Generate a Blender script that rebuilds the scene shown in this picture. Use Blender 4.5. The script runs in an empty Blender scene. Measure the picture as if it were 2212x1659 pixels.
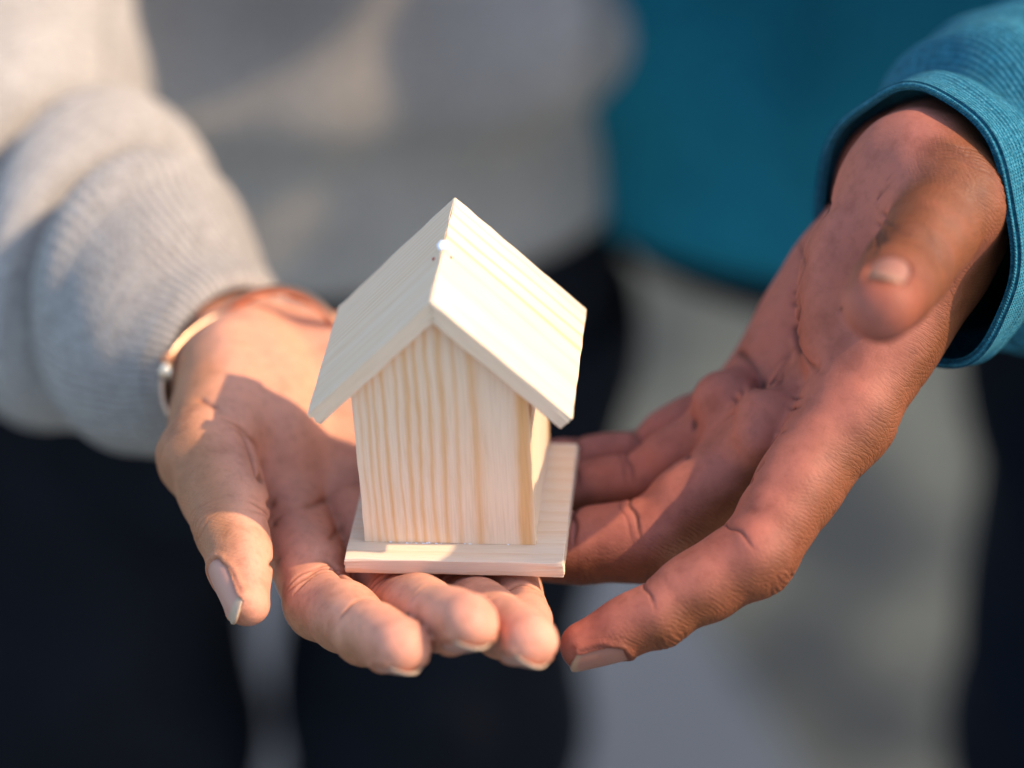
import bpy, math, random
import numpy as np
from mathutils import Vector, Matrix

random.seed(4)
rng = np.random.default_rng(4)
S = bpy.context.scene
COL = S.collection

# ------------------------------------------------------------------ camera, sky, sun, exposure
PHI = math.radians(33.0)                       # the camera looks down by this much
FPX = 5222.0                                   # focal length in units of a 2212 px wide picture
HOUSE_T = np.array([-14.17, 38.49, 526.1])     # house origin seen from the camera, mm (right, down, forward)
HOUSE_R = np.array([[0.9947, 0.0923, -0.0448], [0.013, -0.5467, -0.8372], [-0.1018, 0.8322, -0.545]])
XV = np.array([1., 0, 0]); FV = np.array([0, math.cos(PHI), -math.sin(PHI)]); UV_ = np.array([0, math.sin(PHI), math.cos(PHI)])
M3 = np.stack([XV, -UV_, FV], axis=1)          # camera axes (right, down, forward) -> world
CAM = np.array([0, 0, 1.05]) - np.array([0, *(M3 @ HOUSE_T)[1:]]) / 1000.0


def to_world(P):                               # mm in camera axes -> metres in the world
    return CAM + (np.asarray(P, float) @ M3.T) / 1000.0


def pc(u, v, z):                               # a sight line (2212 px) and a distance in mm -> mm in camera axes
    return np.array([(u - 1106.0) * z / FPX, (v - 829.5) * z / FPX, z])


def zh(v, h):                                  # distance at which sight row v meets height h (mm above the house base)
    return (318.8 - h) / (0.5446 + 1.606e-4 * (v - 829.5))


cam_d = bpy.data.cameras.new('camera'); cam = bpy.data.objects.new('camera', cam_d); COL.objects.link(cam)
cam.matrix_world = Matrix(((XV[0], UV_[0], -FV[0], CAM[0]), (XV[1], UV_[1], -FV[1], CAM[1]),
                           (XV[2], UV_[2], -FV[2], CAM[2]), (0, 0, 0, 1)))
cam_d.sensor_width = 36.0; cam_d.lens = 36.0 * FPX / 2212.0
cam_d.clip_start = 0.02; cam_d.clip_end = 500
cam_d.dof.use_dof = True; cam_d.dof.focus_distance = 0.526; cam_d.dof.aperture_fstop = 4.0
S.camera = cam

SUN_AZ, SUN_EL = math.radians(4.0), math.radians(42.0)      # swung from due right towards the camera; height
SUN = np.array([math.cos(SUN_EL) * math.cos(SUN_AZ), -math.cos(SUN_EL) * math.sin(SUN_AZ), math.sin(SUN_EL)])
W = bpy.data.worlds.new('World'); S.world = W; W.use_nodes = True
nt = W.node_tree; nt.nodes.clear()
sky = nt.nodes.new('ShaderNodeTexSky'); sky.sky_type = 'NISHITA'; sky.sun_disc = False
sky.sun_elevation = math.asin(SUN[2]); sky.sun_rotation = math.atan2(SUN[0], SUN[1])
bg = nt.nodes.new('ShaderNodeBackground'); bg.inputs[1].default_value = 0.15
out = nt.nodes.new('ShaderNodeOutputWorld')
nt.links.new(sky.outputs[0], bg.inputs[0]); nt.links.new(bg.outputs[0], out.inputs[0])
sl = bpy.data.lights.new('sun', 'SUN'); sl.energy = 2.3; sl.angle = math.radians(0.7); sl.color = (1.0, 0.78, 0.54)
so = bpy.data.objects.new('sun', sl); COL.objects.link(so); so.location = (2, -1, 3)
so.rotation_euler = Vector(SUN).to_track_quat('Z', 'Y').to_euler()
S.view_settings.view_transform = 'Standard'; S.view_settings.look = 'None'
S.view_settings.exposure = 1.32; S.view_settings.gamma = 1.0
S.render.engine = 'CYCLES'
S.cycles.use_denoising = True
S.cycles.max_bounces = 8


# ------------------------------------------------------------------ small helpers
def meta(o, label=None, cat=None, group=None, kind=None):
    for k, v in (('label', label), ('category', cat), ('group', group), ('kind', kind)):
        if v: o[k] = v
    return o


def mesh_obj(name, V, F, mat, parent=None, smooth=True, world=True):
    me = bpy.data.meshes.new(name)
    V = np.asarray(V, float)
    if isinstance(F, np.ndarray):
        n, k = F.shape
        me.vertices.add(len(V)); me.vertices.foreach_set('co', V.astype(np.float32).ravel())
        me.loops.add(n * k); me.loops.foreach_set('vertex_index', F.astype(np.int32).ravel())
        me.polygons.add(n); me.polygons.foreach_set('loop_start', np.arange(0, n * k, k, dtype=np.int32))
        me.polygons.foreach_set('loop_total', np.full(n, k, dtype=np.int32))
        me.update(calc_edges=True); me.validate()
    else:
        me.from_pydata([tuple(v) for v in V], [], F); me.update()
    if smooth: me.polygons.foreach_set('use_smooth', np.ones(len(me.polygons), dtype=bool))
    me.materials.append(mat)
    o = bpy.data.objects.new(name, me); COL.objects.link(o)
    if parent is not None:
        o.parent = parent
        if world:                                 # vertices are in world metres
            r = parent
            off = Vector((0, 0, 0))
            while r is not None: off += r.location; r = r.parent
            o.location = -off
    return o


def empty(name, loc):
    o = bpy.data.objects.new(name, None); COL.objects.link(o); o.location = loc
    o.empty_display_size = 0.05
    return o


def attr(o, name, data, dom='POINT'):
    a = o.data.attributes.new(name, 'FLOAT', dom); a.data.foreach_set('value', np.asarray(data, np.float32)); return a


def vattr(o, name, data):
    a = o.data.attributes.new(name, 'FLOAT_VECTOR', 'POINT'); a.data.foreach_set('vector', np.asarray(data, np.float32).ravel())


class NT:                                         # terse node building
    def __init__(s, name):
        s.m = bpy.data.materials.new(name); s.m.use_nodes = True; s.t = s.m.node_tree
        s.b = s.t.nodes['Principled BSDF']; s.out = s.t.nodes['Material Output']

    def n(s, typ, props=None, **ins):
        nd = s.t.nodes.new('ShaderNode' + typ)
        for k, v in (props or {}).items(): setattr(nd, k, v)
        for k, v in ins.items():
            s.set(nd, k, v)
        return nd

    def set(s, nd, k, v):
        sock = nd.inputs[int(k[1:])] if k[0] == 'i' and k[1:].isdigit() else nd.inputs[k.replace('_', ' ')]
        if isinstance(v, bpy.types.NodeSocket): s.t.links.new(v, sock)
        elif isinstance(v, bpy.types.Node): s.t.links.new(v.outputs[0], sock)
        else: sock.default_value = v

    def math(s, op, a, b=0.0, c=0.0, clamp=False):
        return s.n('Math', dict(operation=op, use_clamp=clamp), i0=a, i1=b, i2=c).outputs[0]

    def mix(s, f, a, b, mode='MIX'):
        nd = s.n('Mix', dict(data_type='RGBA', blend_type=mode)); s.set(nd, 'i0', f); s.set(nd, 'i6', a); s.set(nd, 'i7', b)
        return nd.outputs[2]

    def attr(s, name, i=2):
        return s.n('Attribute', dict(attribute_name=name)).outputs[i]

    def ramp(s, f, stops, interp='LINEAR'):
        nd = s.n('ValToRGB', i0=f); cr = nd.color_ramp; cr.interpolation = interp
        while len(cr.elements) < len(stops): cr.elements.new(0.5)
        for e, (p, c) in zip(cr.elements, stops):
            e.position = p; e.color = c if len(c) == 4 else (*c, 1)
        return nd.outputs[0]

    def bump(s, h, strength, dist, normal=None):
        nd = s.n('Bump', Strength=strength, Distance=dist, Height=h)
        if normal is not None: s.set(nd, 'Normal', normal)
        return nd.outputs[0]

    def P(s, **k):
        for a, v in k.items(): s.set(s.b, a, v)


def g(*c): return (*c, 1.0)


# ------------------------------------------------------------------ materials
def skin_material(name, palm, back, crease, flush, rough_back, bump_back, sss):
    t = NT(name)
    co = t.n('TexCoord').outputs['Object']
    pg, cr, fl = t.attr('pigment'), t.attr('crease'), t.attr('flush')
    hc = t.attr('hc', 1)
    n1 = t.n('TexNoise', Vector=co, Scale=95.0, Detail=4.0, Roughness=0.6).outputs[0]
    n2 = t.n('TexNoise', Vector=co, Scale=420.0, Detail=3.0, Roughness=0.65).outputs[0]
    pgn = t.math('ADD', pg, t.math('MULTIPLY', t.math('SUBTRACT', n1, 0.5), 0.55), clamp=True)
    base = t.mix(pgn, back, palm)
    base = t.mix(t.math('MULTIPLY', fl, t.math('ADD', 0.55, t.math('MULTIPLY', n1, 0.6)), clamp=True), base, flush)
    mott = t.ramp(n1, [(0.28, (0.80, 0.74, 0.72)), (0.5, (1, 1, 1)), (0.75, (1.10, 1.04, 1.0))])
    base = t.mix(1.0, base, mott, 'MULTIPLY')
    speck = t.ramp(n2, [(0.32, (0.86, 0.83, 0.8)), (0.5, (1, 1, 1)), (0.72, (1.05, 1.04, 1.03))])
    base = t.mix(0.8, base, speck, 'MULTIPLY')
    base = t.mix(t.math('MULTIPLY', cr, 0.9, clamp=True), base, crease)
    # fine relief: diamond-shaped skin cells and long wrinkles on the back, ridges and pores on the palm
    mp = t.n('Mapping', Vector=hc, Scale=(1.0, 0.55, 0.8)).outputs[0]
    wob = t.n('TexNoise', Vector=hc, Scale=160.0, Detail=2.0).outputs[1]
    mpw = t.n('VectorMath', dict(operation='MULTIPLY_ADD'), i0=wob, i1=(0.004, 0.004, 0.004), i2=mp).outputs[0]
    v1 = t.n('TexVoronoi', dict(feature='DISTANCE_TO_EDGE'), Vector=mpw, Scale=900.0).outputs['Distance']
    e1 = t.math('SMOOTH_MIN', t.math('MULTIPLY', v1, 5.0), 1.0, 0.5)
    sp = t.n('SeparateXYZ', Vector=t.n('VectorMath', dict(operation='MULTIPLY_ADD'), i0=t.n('TexNoise', Vector=hc, Scale=90.0, Detail=3.0).outputs[1], i1=(0.0032, 0.0032, 0.0032), i2=hc).outputs[0])
    q = t.math('ADD', sp.outputs[1], sp.outputs[2])

    def furrow(ka, kq, seed):                       # one family of fine furrows, broken up
        ph = t.math('ADD', t.math('MULTIPLY', sp.outputs[0], ka), t.math('MULTIPLY', q, kq))
        sn = t.math('ABSOLUTE', t.math('SINE', ph))
        gap = t.n('TexNoise', Vector=t.n('Mapping', Vector=hc, Location=(seed, 0, 0)).outputs[0], Scale=170.0, Detail=2.0).outputs[0]
        k = t.math('MULTIPLY_ADD', gap, 3.2, -1.05, clamp=True)
        return t.math('SUBTRACT', 1.0, t.math('MULTIPLY', t.math('POWER', t.math('SUBTRACT', 1.0, sn, clamp=True), 3.0), k))
    e2 = t.math('MULTIPLY', t.math('MULTIPLY', furrow(3600, 400, .1), furrow(2900, 2100, .3)), furrow(2900, -2100, .7))
    bk = t.math('SUBTRACT', 1.0, pg, clamp=True)
    hb = t.math('ADD', t.math('MULTIPLY', e1, t.math('MULTIPLY_ADD', bk, 0.30, 0.12)), t.math('MULTIPLY', e2, t.math('MULTIPLY', bk, 0.95)))
    wv = t.n('TexWave', dict(bands_direction='Y'), Vector=hc, Scale=500.0, Distortion=5.0, Detail=2.0, Detail_Scale=0.9).outputs[1]
    hb = t.math('ADD', hb, t.math('MULTIPLY', wv, t.math('MULTIPLY', pg, 0.09)))
    hb = t.math('ADD', hb, t.math('MULTIPLY', n2, 0.45))
    nrm = t.bump(hb, bump_back, 0.00022)
    rough = t.math('ADD', t.math('MULTIPLY_ADD', pg, 0.06, rough_back), t.math('MULTIPLY', t.math('SUBTRACT', n2, 0.5), 0.18))
    t.P(Base_Color=base, Roughness=rough, Normal=nrm, IOR=1.42)
    t.P(Subsurface_Weight=sss, Subsurface_Radius=(1.0, 0.38, 0.2), Subsurface_Scale=0.0022)
    t.b.subsurface_method = 'RANDOM_WALK'
    t.P(Specular_IOR_Level=0.38)
    return t.m


def nail_material(name, bed, free):
    t = NT(name)
    f = t.attr('free'); rim = t.attr('rim')
    co = t.n('TexCoord').outputs['Object']
    n = t.n('TexNoise', Vector=co, Scale=300.0, Detail=2.0).outputs[0]
    b = t.mix(t.math('MULTIPLY', n, 0.35), bed, free)
    c = t.mix(f, b, free)
    c = t.mix(t.math('MULTIPLY', rim, 0.5), c, g(bed[0] * 0.6, bed[1] * 0.5, bed[2] * 0.45))
    t.P(Base_Color=c, Roughness=0.5, Subsurface_Weight=0.15, Subsurface_Radius=(1, .5, .35), Subsurface_Scale=0.001, IOR=1.5)
    return t.m


M_SKIN_A = skin_material('skin_light_brown', g(.67, .30, .185), g(.41, .172, .08), g(.30, .10, .05), g(.70, .265, .175), 0.54, 0.45, 0.20)
M_SKIN_B = skin_material('skin_deep_brown', g(.385, .126, .084), g(.175, .053, .018), g(.05, .014, .010), g(.37, .088, .054), 0.56, 0.5, 0.12)
M_NAIL_A = nail_material('nail_pale', g(.52, .235, .165), g(.46, .31, .2))
M_NAIL_B = nail_material('nail_brown', g(.30, .115, .078), g(.33, .18, .105))


def wood_material(name, along, across, seed, scale=1.0, contrast=1.0, bands=None, half=None, mid=0.0):
    """pine: growth lines run in the direction `along` of the object axes; bands = (position 0-1, width, strength) over +-half of `across`"""
    t = NT(name)
    co = t.n('TexCoord').outputs['Object']
    sep = t.n('SeparateXYZ', Vector=co)
    ax = {'x': 0, 'y': 1, 'z': 2}
    A, B = sep.outputs[ax[along]], sep.outputs[ax[across]]
    C3 = sep.outputs[[i for k, i in ax.items() if k not in (along, across)][0]]
    st = t.n('Mapping', Vector=co, Location=(seed, seed * .7, seed * 1.3), Scale=tuple(0.22 if k == along else 1.0 for k in 'xyz')).outputs[0]
    big = t.n('TexNoise', Vector=st, Scale=70.0, Detail=2.0).outputs[0]
    small = t.n('TexNoise', Vector=st, Scale=520.0, Detail=3.0, Roughness=.6).outputs[0]
    fib = t.n('TexNoise', Vector=t.n('Mapping', Vector=co, Scale=tuple(0.04 if k == along else 1.0 for k in 'xyz')).outputs[0], Scale=2600.0, Detail=2.0).outputs[0]
    pos = t.math('ADD', B, t.math('ADD', t.math('MULTIPLY', t.math('SUBTRACT', big, .5), 0.0042), t.math('MULTIPLY', t.math('SUBTRACT', small, .5), 0.0010)))
    pale, line = (.79, .61, .44), (.71, .41, .18)
    if bands:
        f = t.math('MULTIPLY_ADD', pos, 1 / (2 * half), .5 - mid / (2 * half))
        tot = None
        for p, w, s in bands:
            d = t.math('DIVIDE', t.math('SUBTRACT', f, p), w * 1.15)
            # late wood: soft on one side, crisp on the other
            e = t.math('MULTIPLY', t.math('POWER', 2.718, t.math('MULTIPLY', t.math('MULTIPLY', d, d), -1.0)), s)
            tot = e if tot is None else t.math('ADD', tot, e)
        fac = t.math('MULTIPLY', tot, contrast, clamp=True)
    else:
        w = t.math('FRACT', t.math('MULTIPLY', t.math('ADD', t.math('MULTIPLY_ADD', C3, .45, pos), seed), 310.0 * scale))
        w = t.math('POWER', w, 4.0)
        amp = t.n('TexNoise', Vector=st, Scale=45.0).outputs[0]
        fac = t.math('MULTIPLY', t.math('MULTIPLY', w, amp), 1.5 * contrast, clamp=True)
    col = t.mix(fac, g(*pale), g(*line))
    col = t.mix(1.0, col, t.ramp(fib, [(.3, (.93, .91, .88)), (.55, (1, 1, 1)), (.8, (1.03, 1.02, 1.0))]), 'MULTIPLY')
    col = t.mix(1.0, col, t.ramp(big, [(.3, (1.0, .95, .88)), (.6, (1, 1, 1))]), 'MULTIPLY')
    h = t.math('ADD', t.math('MULTIPLY', fib, .6), t.math('MULTIPLY', fac, .5))
    t.P(Base_Color=col, Roughness=.56, Normal=t.bump(h, .35, .00012), Specular_IOR_Level=.35)
    t.P(Subsurface_Weight=.08, Subsurface_Radius=(1, .6, .3), Subsurface_Scale=.001)
    return t.m


def knit_material(name, base, fleck, dark, rib_axis, rib_period, row_period, bump_d, fleck_amt=.5, rib_amt=1.0, cuff=0):
    """UV map 'loft': metres round the tube and along it"""
    t = NT(name)
    uv = t.n('UVMap', dict(uv_map='loft')).outputs[0]
    sep = t.n('SeparateXYZ', Vector=uv)
    R, L = sep.outputs[0], sep.outputs[1]
    a, b = (R, L) if rib_axis == 'round' else (L, R)
    wob = t.n('TexNoise', Vector=uv, Scale=60.0, Detail=2.0).outputs[0]
    aw = t.math('ADD', a, t.math('MULTIPLY', t.math('SUBTRACT', wob, .5), rib_period * .35))
    rib = t.math('MULTIPLY_ADD', t.math('SINE', t.math('MULTIPLY', aw, 2 * math.pi / rib_period)), .5, .5)
    if cuff: rib = t.mix(t.math('SUBTRACT', 1.0, t.n('MapRange', dict(interpolation_type='SMOOTHSTEP'), i0=L, i1=cuff * .9, i2=cuff).outputs[0]), g(.7, .7, .7), rib)
    row = t.math('MULTIPLY_ADD', t.math('SINE', t.math('ADD', t.math('MULTIPLY', b, 2 * math.pi / row_period), t.math('MULTIPLY', rib, 2.2))), .5, .5)
    co = t.n('TexCoord').outputs['Object']
    n = t.n('TexNoise', Vector=co, Scale=1500.0, Detail=3.0, Roughness=.7).outputs[0]
    nb = t.n('TexNoise', Vector=co, Scale=28.0, Detail=3.0).outputs[0]
    nm = t.n('TexNoise', Vector=co, Scale=420.0, Detail=2.0, Roughness=.7).outputs[0]
    col = t.mix(t.math('MULTIPLY', t.ramp(n, [(.45, (0, 0, 0)), (.68, (1, 1, 1))]), fleck_amt), base, fleck)
    col = t.mix(t.math('MULTIPLY', t.math('SUBTRACT', 1.0, rib), .42 * rib_amt), col, dark)
    col = t.mix(1.0, col, t.ramp(nb, [(.3, (.9, .9, .9)), (.7, (1.08, 1.08, 1.08))]), 'MULTIPLY')
    col = t.mix(1.0, col, t.ramp(nm, [(.35, (.80, .80, .80)), (.65, (1.16, 1.16, 1.16))]), 'MULTIPLY')
    h = t.math('ADD', t.math('MULTIPLY', rib, rib_amt), t.math('ADD', t.math('MULTIPLY', row, .55), t.math('MULTIPLY', n, .6)))
    t.P(Base_Color=col, Roughness=.95, Normal=t.bump(h, .9, bump_d), Specular_IOR_Level=.15)
    t.P(Sheen_Weight=.25, Sheen_Roughness=.5, Sheen_Tint=fleck)
    return t.m


M_GREY = knit_material('grey_wool_knit', g(.37, .33, .295), g(.56, .495, .43), g(.21, .19, .172), 'round', .0036, .0030, .0008, .75, 1.0, .052)
M_TEAL = knit_material('teal_fine_knit', g(.012, .135, .20), g(.13, .40, .48), g(.003, .05, .09), 'along', .00125, .00105, .0004, .62)
M_TEAL_T = knit_material('teal_jersey', g(.008, .145, .20), g(.03, .28, .34), g(.004, .09, .15), 'round', .0014, .0012, .0003, .5, .5)


def plain(name, c, rough, metal=0.0, noise=0.0, nscale=40.0, bump=0.0):
    t = NT(name)
    co = t.n('TexCoord').outputs['Object']
    n = t.n('TexNoise', Vector=co, Scale=nscale, Detail=5.0, Roughness=.6).outputs[0]
    k = noise
    col = t.mix(1.0, g(*c), t.ramp(n, [(.25, (1 - k,) * 3), (.75, (1 + k,) * 3)]), 'MULTIPLY')
    t.P(Base_Color=col, Roughness=rough, Metallic=metal)
    if rough > .8: t.P(Specular_IOR_Level=.12)
    if bump: t.P(Normal=t.bump(n, .6, bump))
    return t.m


M_JEANS_A = plain('black_denim', (.0045, .0055, .0085), .9, noise=.35, nscale=60, bump=.0006)
M_JEANS_B = plain('navy_trousers', (.003, .0052, .0105), .9, noise=.35, nscale=60, bump=.0006)
M_COPPER = plain('copper', (.72, .32, .16), .28, 1.0, .15, 120)
M_GOLD = plain('pale_gold', (.74, .47, .30), .3, 1.0, .1, 200)
M_STONE = plain('clear_stone', (.92, .78, .58), .15, 0.7, .05, 200)
M_GLUE = plain('white_string', (.86, .87, .92), .45, noise=.05, nscale=900, bump=.0001)
M_PIN = plain('red_paint_speck', (.36, .055, .03), .6, noise=.1)
M_SHOE = plain('dark_shoe', (.02, .02, .022), .6, noise=.2)


# ------------------------------------------------------------------ lofted tubes (sleeves, sweaters, trousers)
def catmull(P, n):
    P = np.asarray(P, float); m = len(P)
    tt = np.linspace(0, m - 1, n); i = np.minimum(tt.astype(int), m - 2); f = (tt - i)[:, None]
    sh = (-1,) + (1,) * (P.ndim - 1)
    f = (tt - i).reshape(sh)
    a, b, c, d = P[np.maximum(i - 1, 0)], P[i], P[i + 1], P[np.minimum(i + 2, m - 1)]
    return .5 * ((2 * b) + (c - a) * f + (2 * a - 5 * b + 4 * c - d) * f ** 2 + (3 * b - a - 3 * c + d) * f ** 3)


def loft(rings, nseg, nlen, disp=None, power=1.0):
    """rings: (centre, e1, e2); returns verts, quads, uv (per vertex: round m, along m), s, theta"""
    C = catmull([r[0] for r in rings], nlen); E1 = catmull([r[1] for r in rings], nlen); E2 = catmull([r[2] for r in rings], nlen)
    th = np.linspace(0, 2 * np.pi, nseg + 1)
    c, s = np.cos(th), np.sin(th)
    if power != 1.0: c, s = np.sign(c) * np.abs(c) ** power, np.sign(s) * np.abs(s) ** power
    V = C[:, None] + c[None, :, None] * E1[:, None] + s[None, :, None] * E2[:, None]
    L = np.concatenate([[0], np.cumsum(np.linalg.norm(np.diff(C, axis=0), axis=1))])
    R = np.linalg.norm(E1, axis=1).mean()
    if disp is not None:
        N = V - C[:, None]; N /= np.linalg.norm(N, axis=2, keepdims=True)
        V = V + N * disp(L[:, None], th[None, :])[..., None]
    nl, ns = V.shape[:2]
    idx = np.arange(nl * ns).reshape(nl, ns)
    F = np.stack([idx[:-1, :-1], idx[1:, :-1], idx[1:, 1:], idx[:-1, 1:]], -1).reshape(-1, 4)
    UV = np.stack(np.broadcast_arrays(th[None, :] * R, L[:, None]), -1).reshape(-1, 2)
    return V.reshape(-1, 3), F, UV


def loft_obj(name, parts, mat, parent, thick=0.0):
    V = []; F = []; U = []; off = 0
    for v, f, u in parts:
        V.append(v); F.append(f + off); U.append(u); off += len(v)
    V = np.concatenate(V); F = np.concatenate(F); U = np.concatenate(U)
    o = mesh_obj(name, V, F, mat, parent)
    lay = o.data.uv_layers.new(name='loft')
    vi = np.empty(len(o.data.loops), np.int32); o.data.loops.foreach_get('vertex_index', vi)
    lay.data.foreach_set('uv', U[vi].astype(np.float32).ravel())
    if thick:
        md = o.modifiers.new('thickness', 'SOLIDIFY'); md.thickness = thick; md.offset = -1
    return o


def ringpx(u, v, z, e1, e2):
    """ring about a sight-line point; e1, e2 in mm (right, down, forward)"""
    return (to_world(pc(u, v, z)), M3 @ np.array(e1, float) / 1000, M3 @ np.array(e2, float) / 1000)


# ------------------------------------------------------------------ implicit flesh -> mesh
def rc(p, a, b, ra, rb):
    ab = b - a; t = np.clip((p - a) @ ab / max(ab @ ab, 1e-9), 0, 1)
    return np.linalg.norm(p - a - t[:, None] * ab, axis=1) - (ra + (rb - ra) * t)


def smin(a, b, k):
    h = np.maximum(k - np.abs(a - b), 0) / k
    return np.minimum(a, b) - h * h * k * .25


def ell(p, c, A, r):
    q = (p - c) @ A.T
    k0 = np.linalg.norm(q / r, axis=1); k1 = np.linalg.norm(q / (r * r), axis=1)
    return k0 * (k0 - 1) / np.maximum(k1, 1e-9)


def nz(v): v = np.asarray(v, float); return v / np.linalg.norm(v)


class Flesh:
    def __init__(s): s.groups = []; s.cut = None

    def group(s, prims, k, join, pal):
        s.groups.append(dict(prims=prims, k=k, join=join, pal=nz(pal)))

    def gdist(s, gr, p):
        d = None
        for pr in gr['prims']:
            e = rc(p, *pr[1:]) if pr[0] == 'c' else ell(p, *pr[1:])
            d = e if d is None else smin(d, e, gr['k'])
        return d

    def __call__(s, p, per=False):
        d0 = s.gdist(s.groups[0], p); ds = [d0]; tot = d0
        for gr in s.groups[1:]:
            e = s.gdist(gr, p); ds.append(e)
            tot = smin(tot, smin(d0, e, gr['join']), 0.7)
        if s.cut is not None: tot = -smin(-tot, s.cut(p), 0.6)
        return (tot, np.stack(ds)) if per else tot

    def grad(s, p, e=.15):
        k = np.array([[1, -1, -1], [-1, -1, 1], [-1, 1, -1], [1, 1, 1.]])
        gsum = sum(kk[None] * s(p + e * kk)[:, None] for kk in k)
        return gsum / np.maximum(np.linalg.norm(gsum, axis=1, keepdims=True), 1e-9)

    def bounds(s, pad=4):
        lo, hi = [], []
        for gr in s.groups:
            for pr in gr['prims']:
                if pr[0] == 'c':
                    for q, r in ((pr[1], pr[3]), (pr[2], pr[4])): lo.append(q - r); hi.append(q + r)
                else:
                    lo.append(pr[1] - pr[3].max()); hi.append(pr[1] + pr[3].max())
        return np.min(lo, 0) - pad, np.max(hi, 0) + pad

    def mesh(s, h=1.7, levels=2):
        lo, hi = s.bounds()
        n = np.ceil((hi - lo) / h).astype(int) + 1
        ax = [lo[i] + h * np.arange(n[i]) for i in range(3)]
        Gd = np.stack(np.meshgrid(*ax, indexing='ij'), -1).reshape(-1, 3)
        D = np.concatenate([s(Gd[i:i + 200000]) for i in range(0, len(Gd), 200000)]).reshape(n)
        ins = D < 0
        cs = np.zeros(n - 1, int)
        for dx in (0, 1):
            for dy in (0, 1):
                for dz in (0, 1):
                    cs += ins[dx:n[0] - 1 + dx, dy:n[1] - 1 + dy, dz:n[2] - 1 + dz]
        act = (cs > 0) & (cs < 8)
        idx = -np.ones(n - 1, int); idx[act] = np.arange(act.sum())
        V = lo + h * (np.argwhere(act) + .5)
        Q = []
        for a in range(3):
            b, c = (a + 1) % 3, (a + 2) % 3
            s0 = [slice(None)] * 3; s1 = [slice(None)] * 3
            s0[a] = slice(0, -1); s1[a] = slice(1, None)
            I0, I1 = ins[tuple(s0)], ins[tuple(s1)]
            for sign, mask in ((1, I0 & ~I1), (-1, ~I0 & I1)):
                w = np.argwhere(mask)
                w = w[(w[:, b] > 0) & (w[:, c] > 0) & (w[:, b] < n[b] - 1) & (w[:, c] < n[c] - 1)]
                def cell(db, dc):
                    q = w.copy(); q[:, b] += db; q[:, c] += dc; return idx[q[:, 0], q[:, 1], q[:, 2]]
                quad = np.stack([cell(-1, -1), cell(0, -1), cell(0, 0), cell(-1, 0)], 1)
                Q.append(quad if sign > 0 else quad[:, ::-1])
        Q = np.concatenate(Q)
        V = s.project(V, 3)
        for _ in range(levels):
            V, Q = subdivide(V, Q); V = s.project(V, 1)
        return V, Q

    def project(s, V, it):
        for _ in range(it):
            N = s.grad(V); d = s(V); V = V - N * np.clip(d, -1.2, 1.2)[:, None] * .95
        return V

    def cast(s, uv, zmin=440, zmax=640):
        """follow sight lines to the surface"""
        d = np.stack([(uv[:, 0] - 1106) / FPX, (uv[:, 1] - 829.5) / FPX, np.ones(len(uv))], 1)
        z = np.full(len(uv), float(zmin))
        for _ in range(90): z += np.clip(s(d * z[:, None]) * .8, .02, 8)
        P = d * z[:, None]
        return P[(z < zmax) & (np.abs(s(P)) < .6)]


def subdivide(V, Q):
    E = np.concatenate([Q[:, [0, 1]], Q[:, [1, 2]], Q[:, [2, 3]], Q[:, [3, 0]]]); E.sort(axis=1)
    key = E[:, 0].astype(np.int64) * len(V) + E[:, 1]
    uq, inv = np.unique(key, return_inverse=True)
    mid = .5 * (V[uq // len(V)] + V[uq % len(V)])
    nq = len(Q); nV = len(V)
    e = (inv + nV).reshape(4, nq)
    f = np.arange(nq) + nV + len(mid)
    V2 = np.concatenate([V, mid, V[Q].mean(1)])
    a, b, c, d = Q.T
    return V2, np.concatenate([np.stack(x, 1) for x in ((a, e[0], f, e[3]), (e[0], b, e[1], f), (f, e[1], c, e[2]), (e[3], f, e[2], d))])


def poly_dist(V, P):
    """distance of V to a polyline P"""
    out = np.full(len(V), 99.)
    near = np.where(((V > P.min(0) - 6) & (V < P.max(0) + 6)).all(1))[0]
    if not len(near): return out
    v = V[near]; d = np.full(len(near), 99.)
    for a, b in zip(P[:-1], P[1:]):
        ab = b - a; t = np.clip((v - a) @ ab / max(ab @ ab, 1e-9), 0, 1)
        d = np.minimum(d, np.linalg.norm(v - a - t[:, None] * ab, axis=1))
    out[near] = d
    return out


def smooth_line(pts, step=6.0):
    P = np.asarray(pts, float)
    if len(P) < 3: n = 12
    else: n = max(8, int(np.linalg.norm(np.diff(P, axis=0), axis=1).sum() / step))
    return catmull(P, n)


def sstep(a, b, x): t = np.clip((x - a) / (b - a), 0, 1); return t * t * (3 - 2 * t)


def px(u, v, z, r=None):
    P = pc(u, v, z)
    return P if r is None else (P, r * z / FPX)


def finger(js, pal, pads=True):
    """js: [(point, radius)...] joints to the tip; returns prims with waisted phalanges and soft pads on the palm side"""
    pal = nz(pal); pr = []
    for i, ((a, ra), (b, rb)) in enumerate(zip(js[:-1], js[1:])):
        m = .5 * (a + b); rm = .5 * (ra + rb)
        ax = nz(b - a); pp = nz(pal - ax * (pal @ ax))
        pr.append(('c', a, m, ra * .97, rm * .93)); pr.append(('c', m, b, rm * .93, rb * .97))
        if pads:
            L = np.linalg.norm(b - a)
            last = i == len(js) - 2
            q0, q1 = a + .3 * (b - a), a + (1.0 if last else .72) * (b - a)
            pr.append(('c', q0 + pp * rm * .20, q1 + pp * rm * (.12 if last else .20), rm * .86, rb * .86 if last else rm * .84))
    return pr


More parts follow.
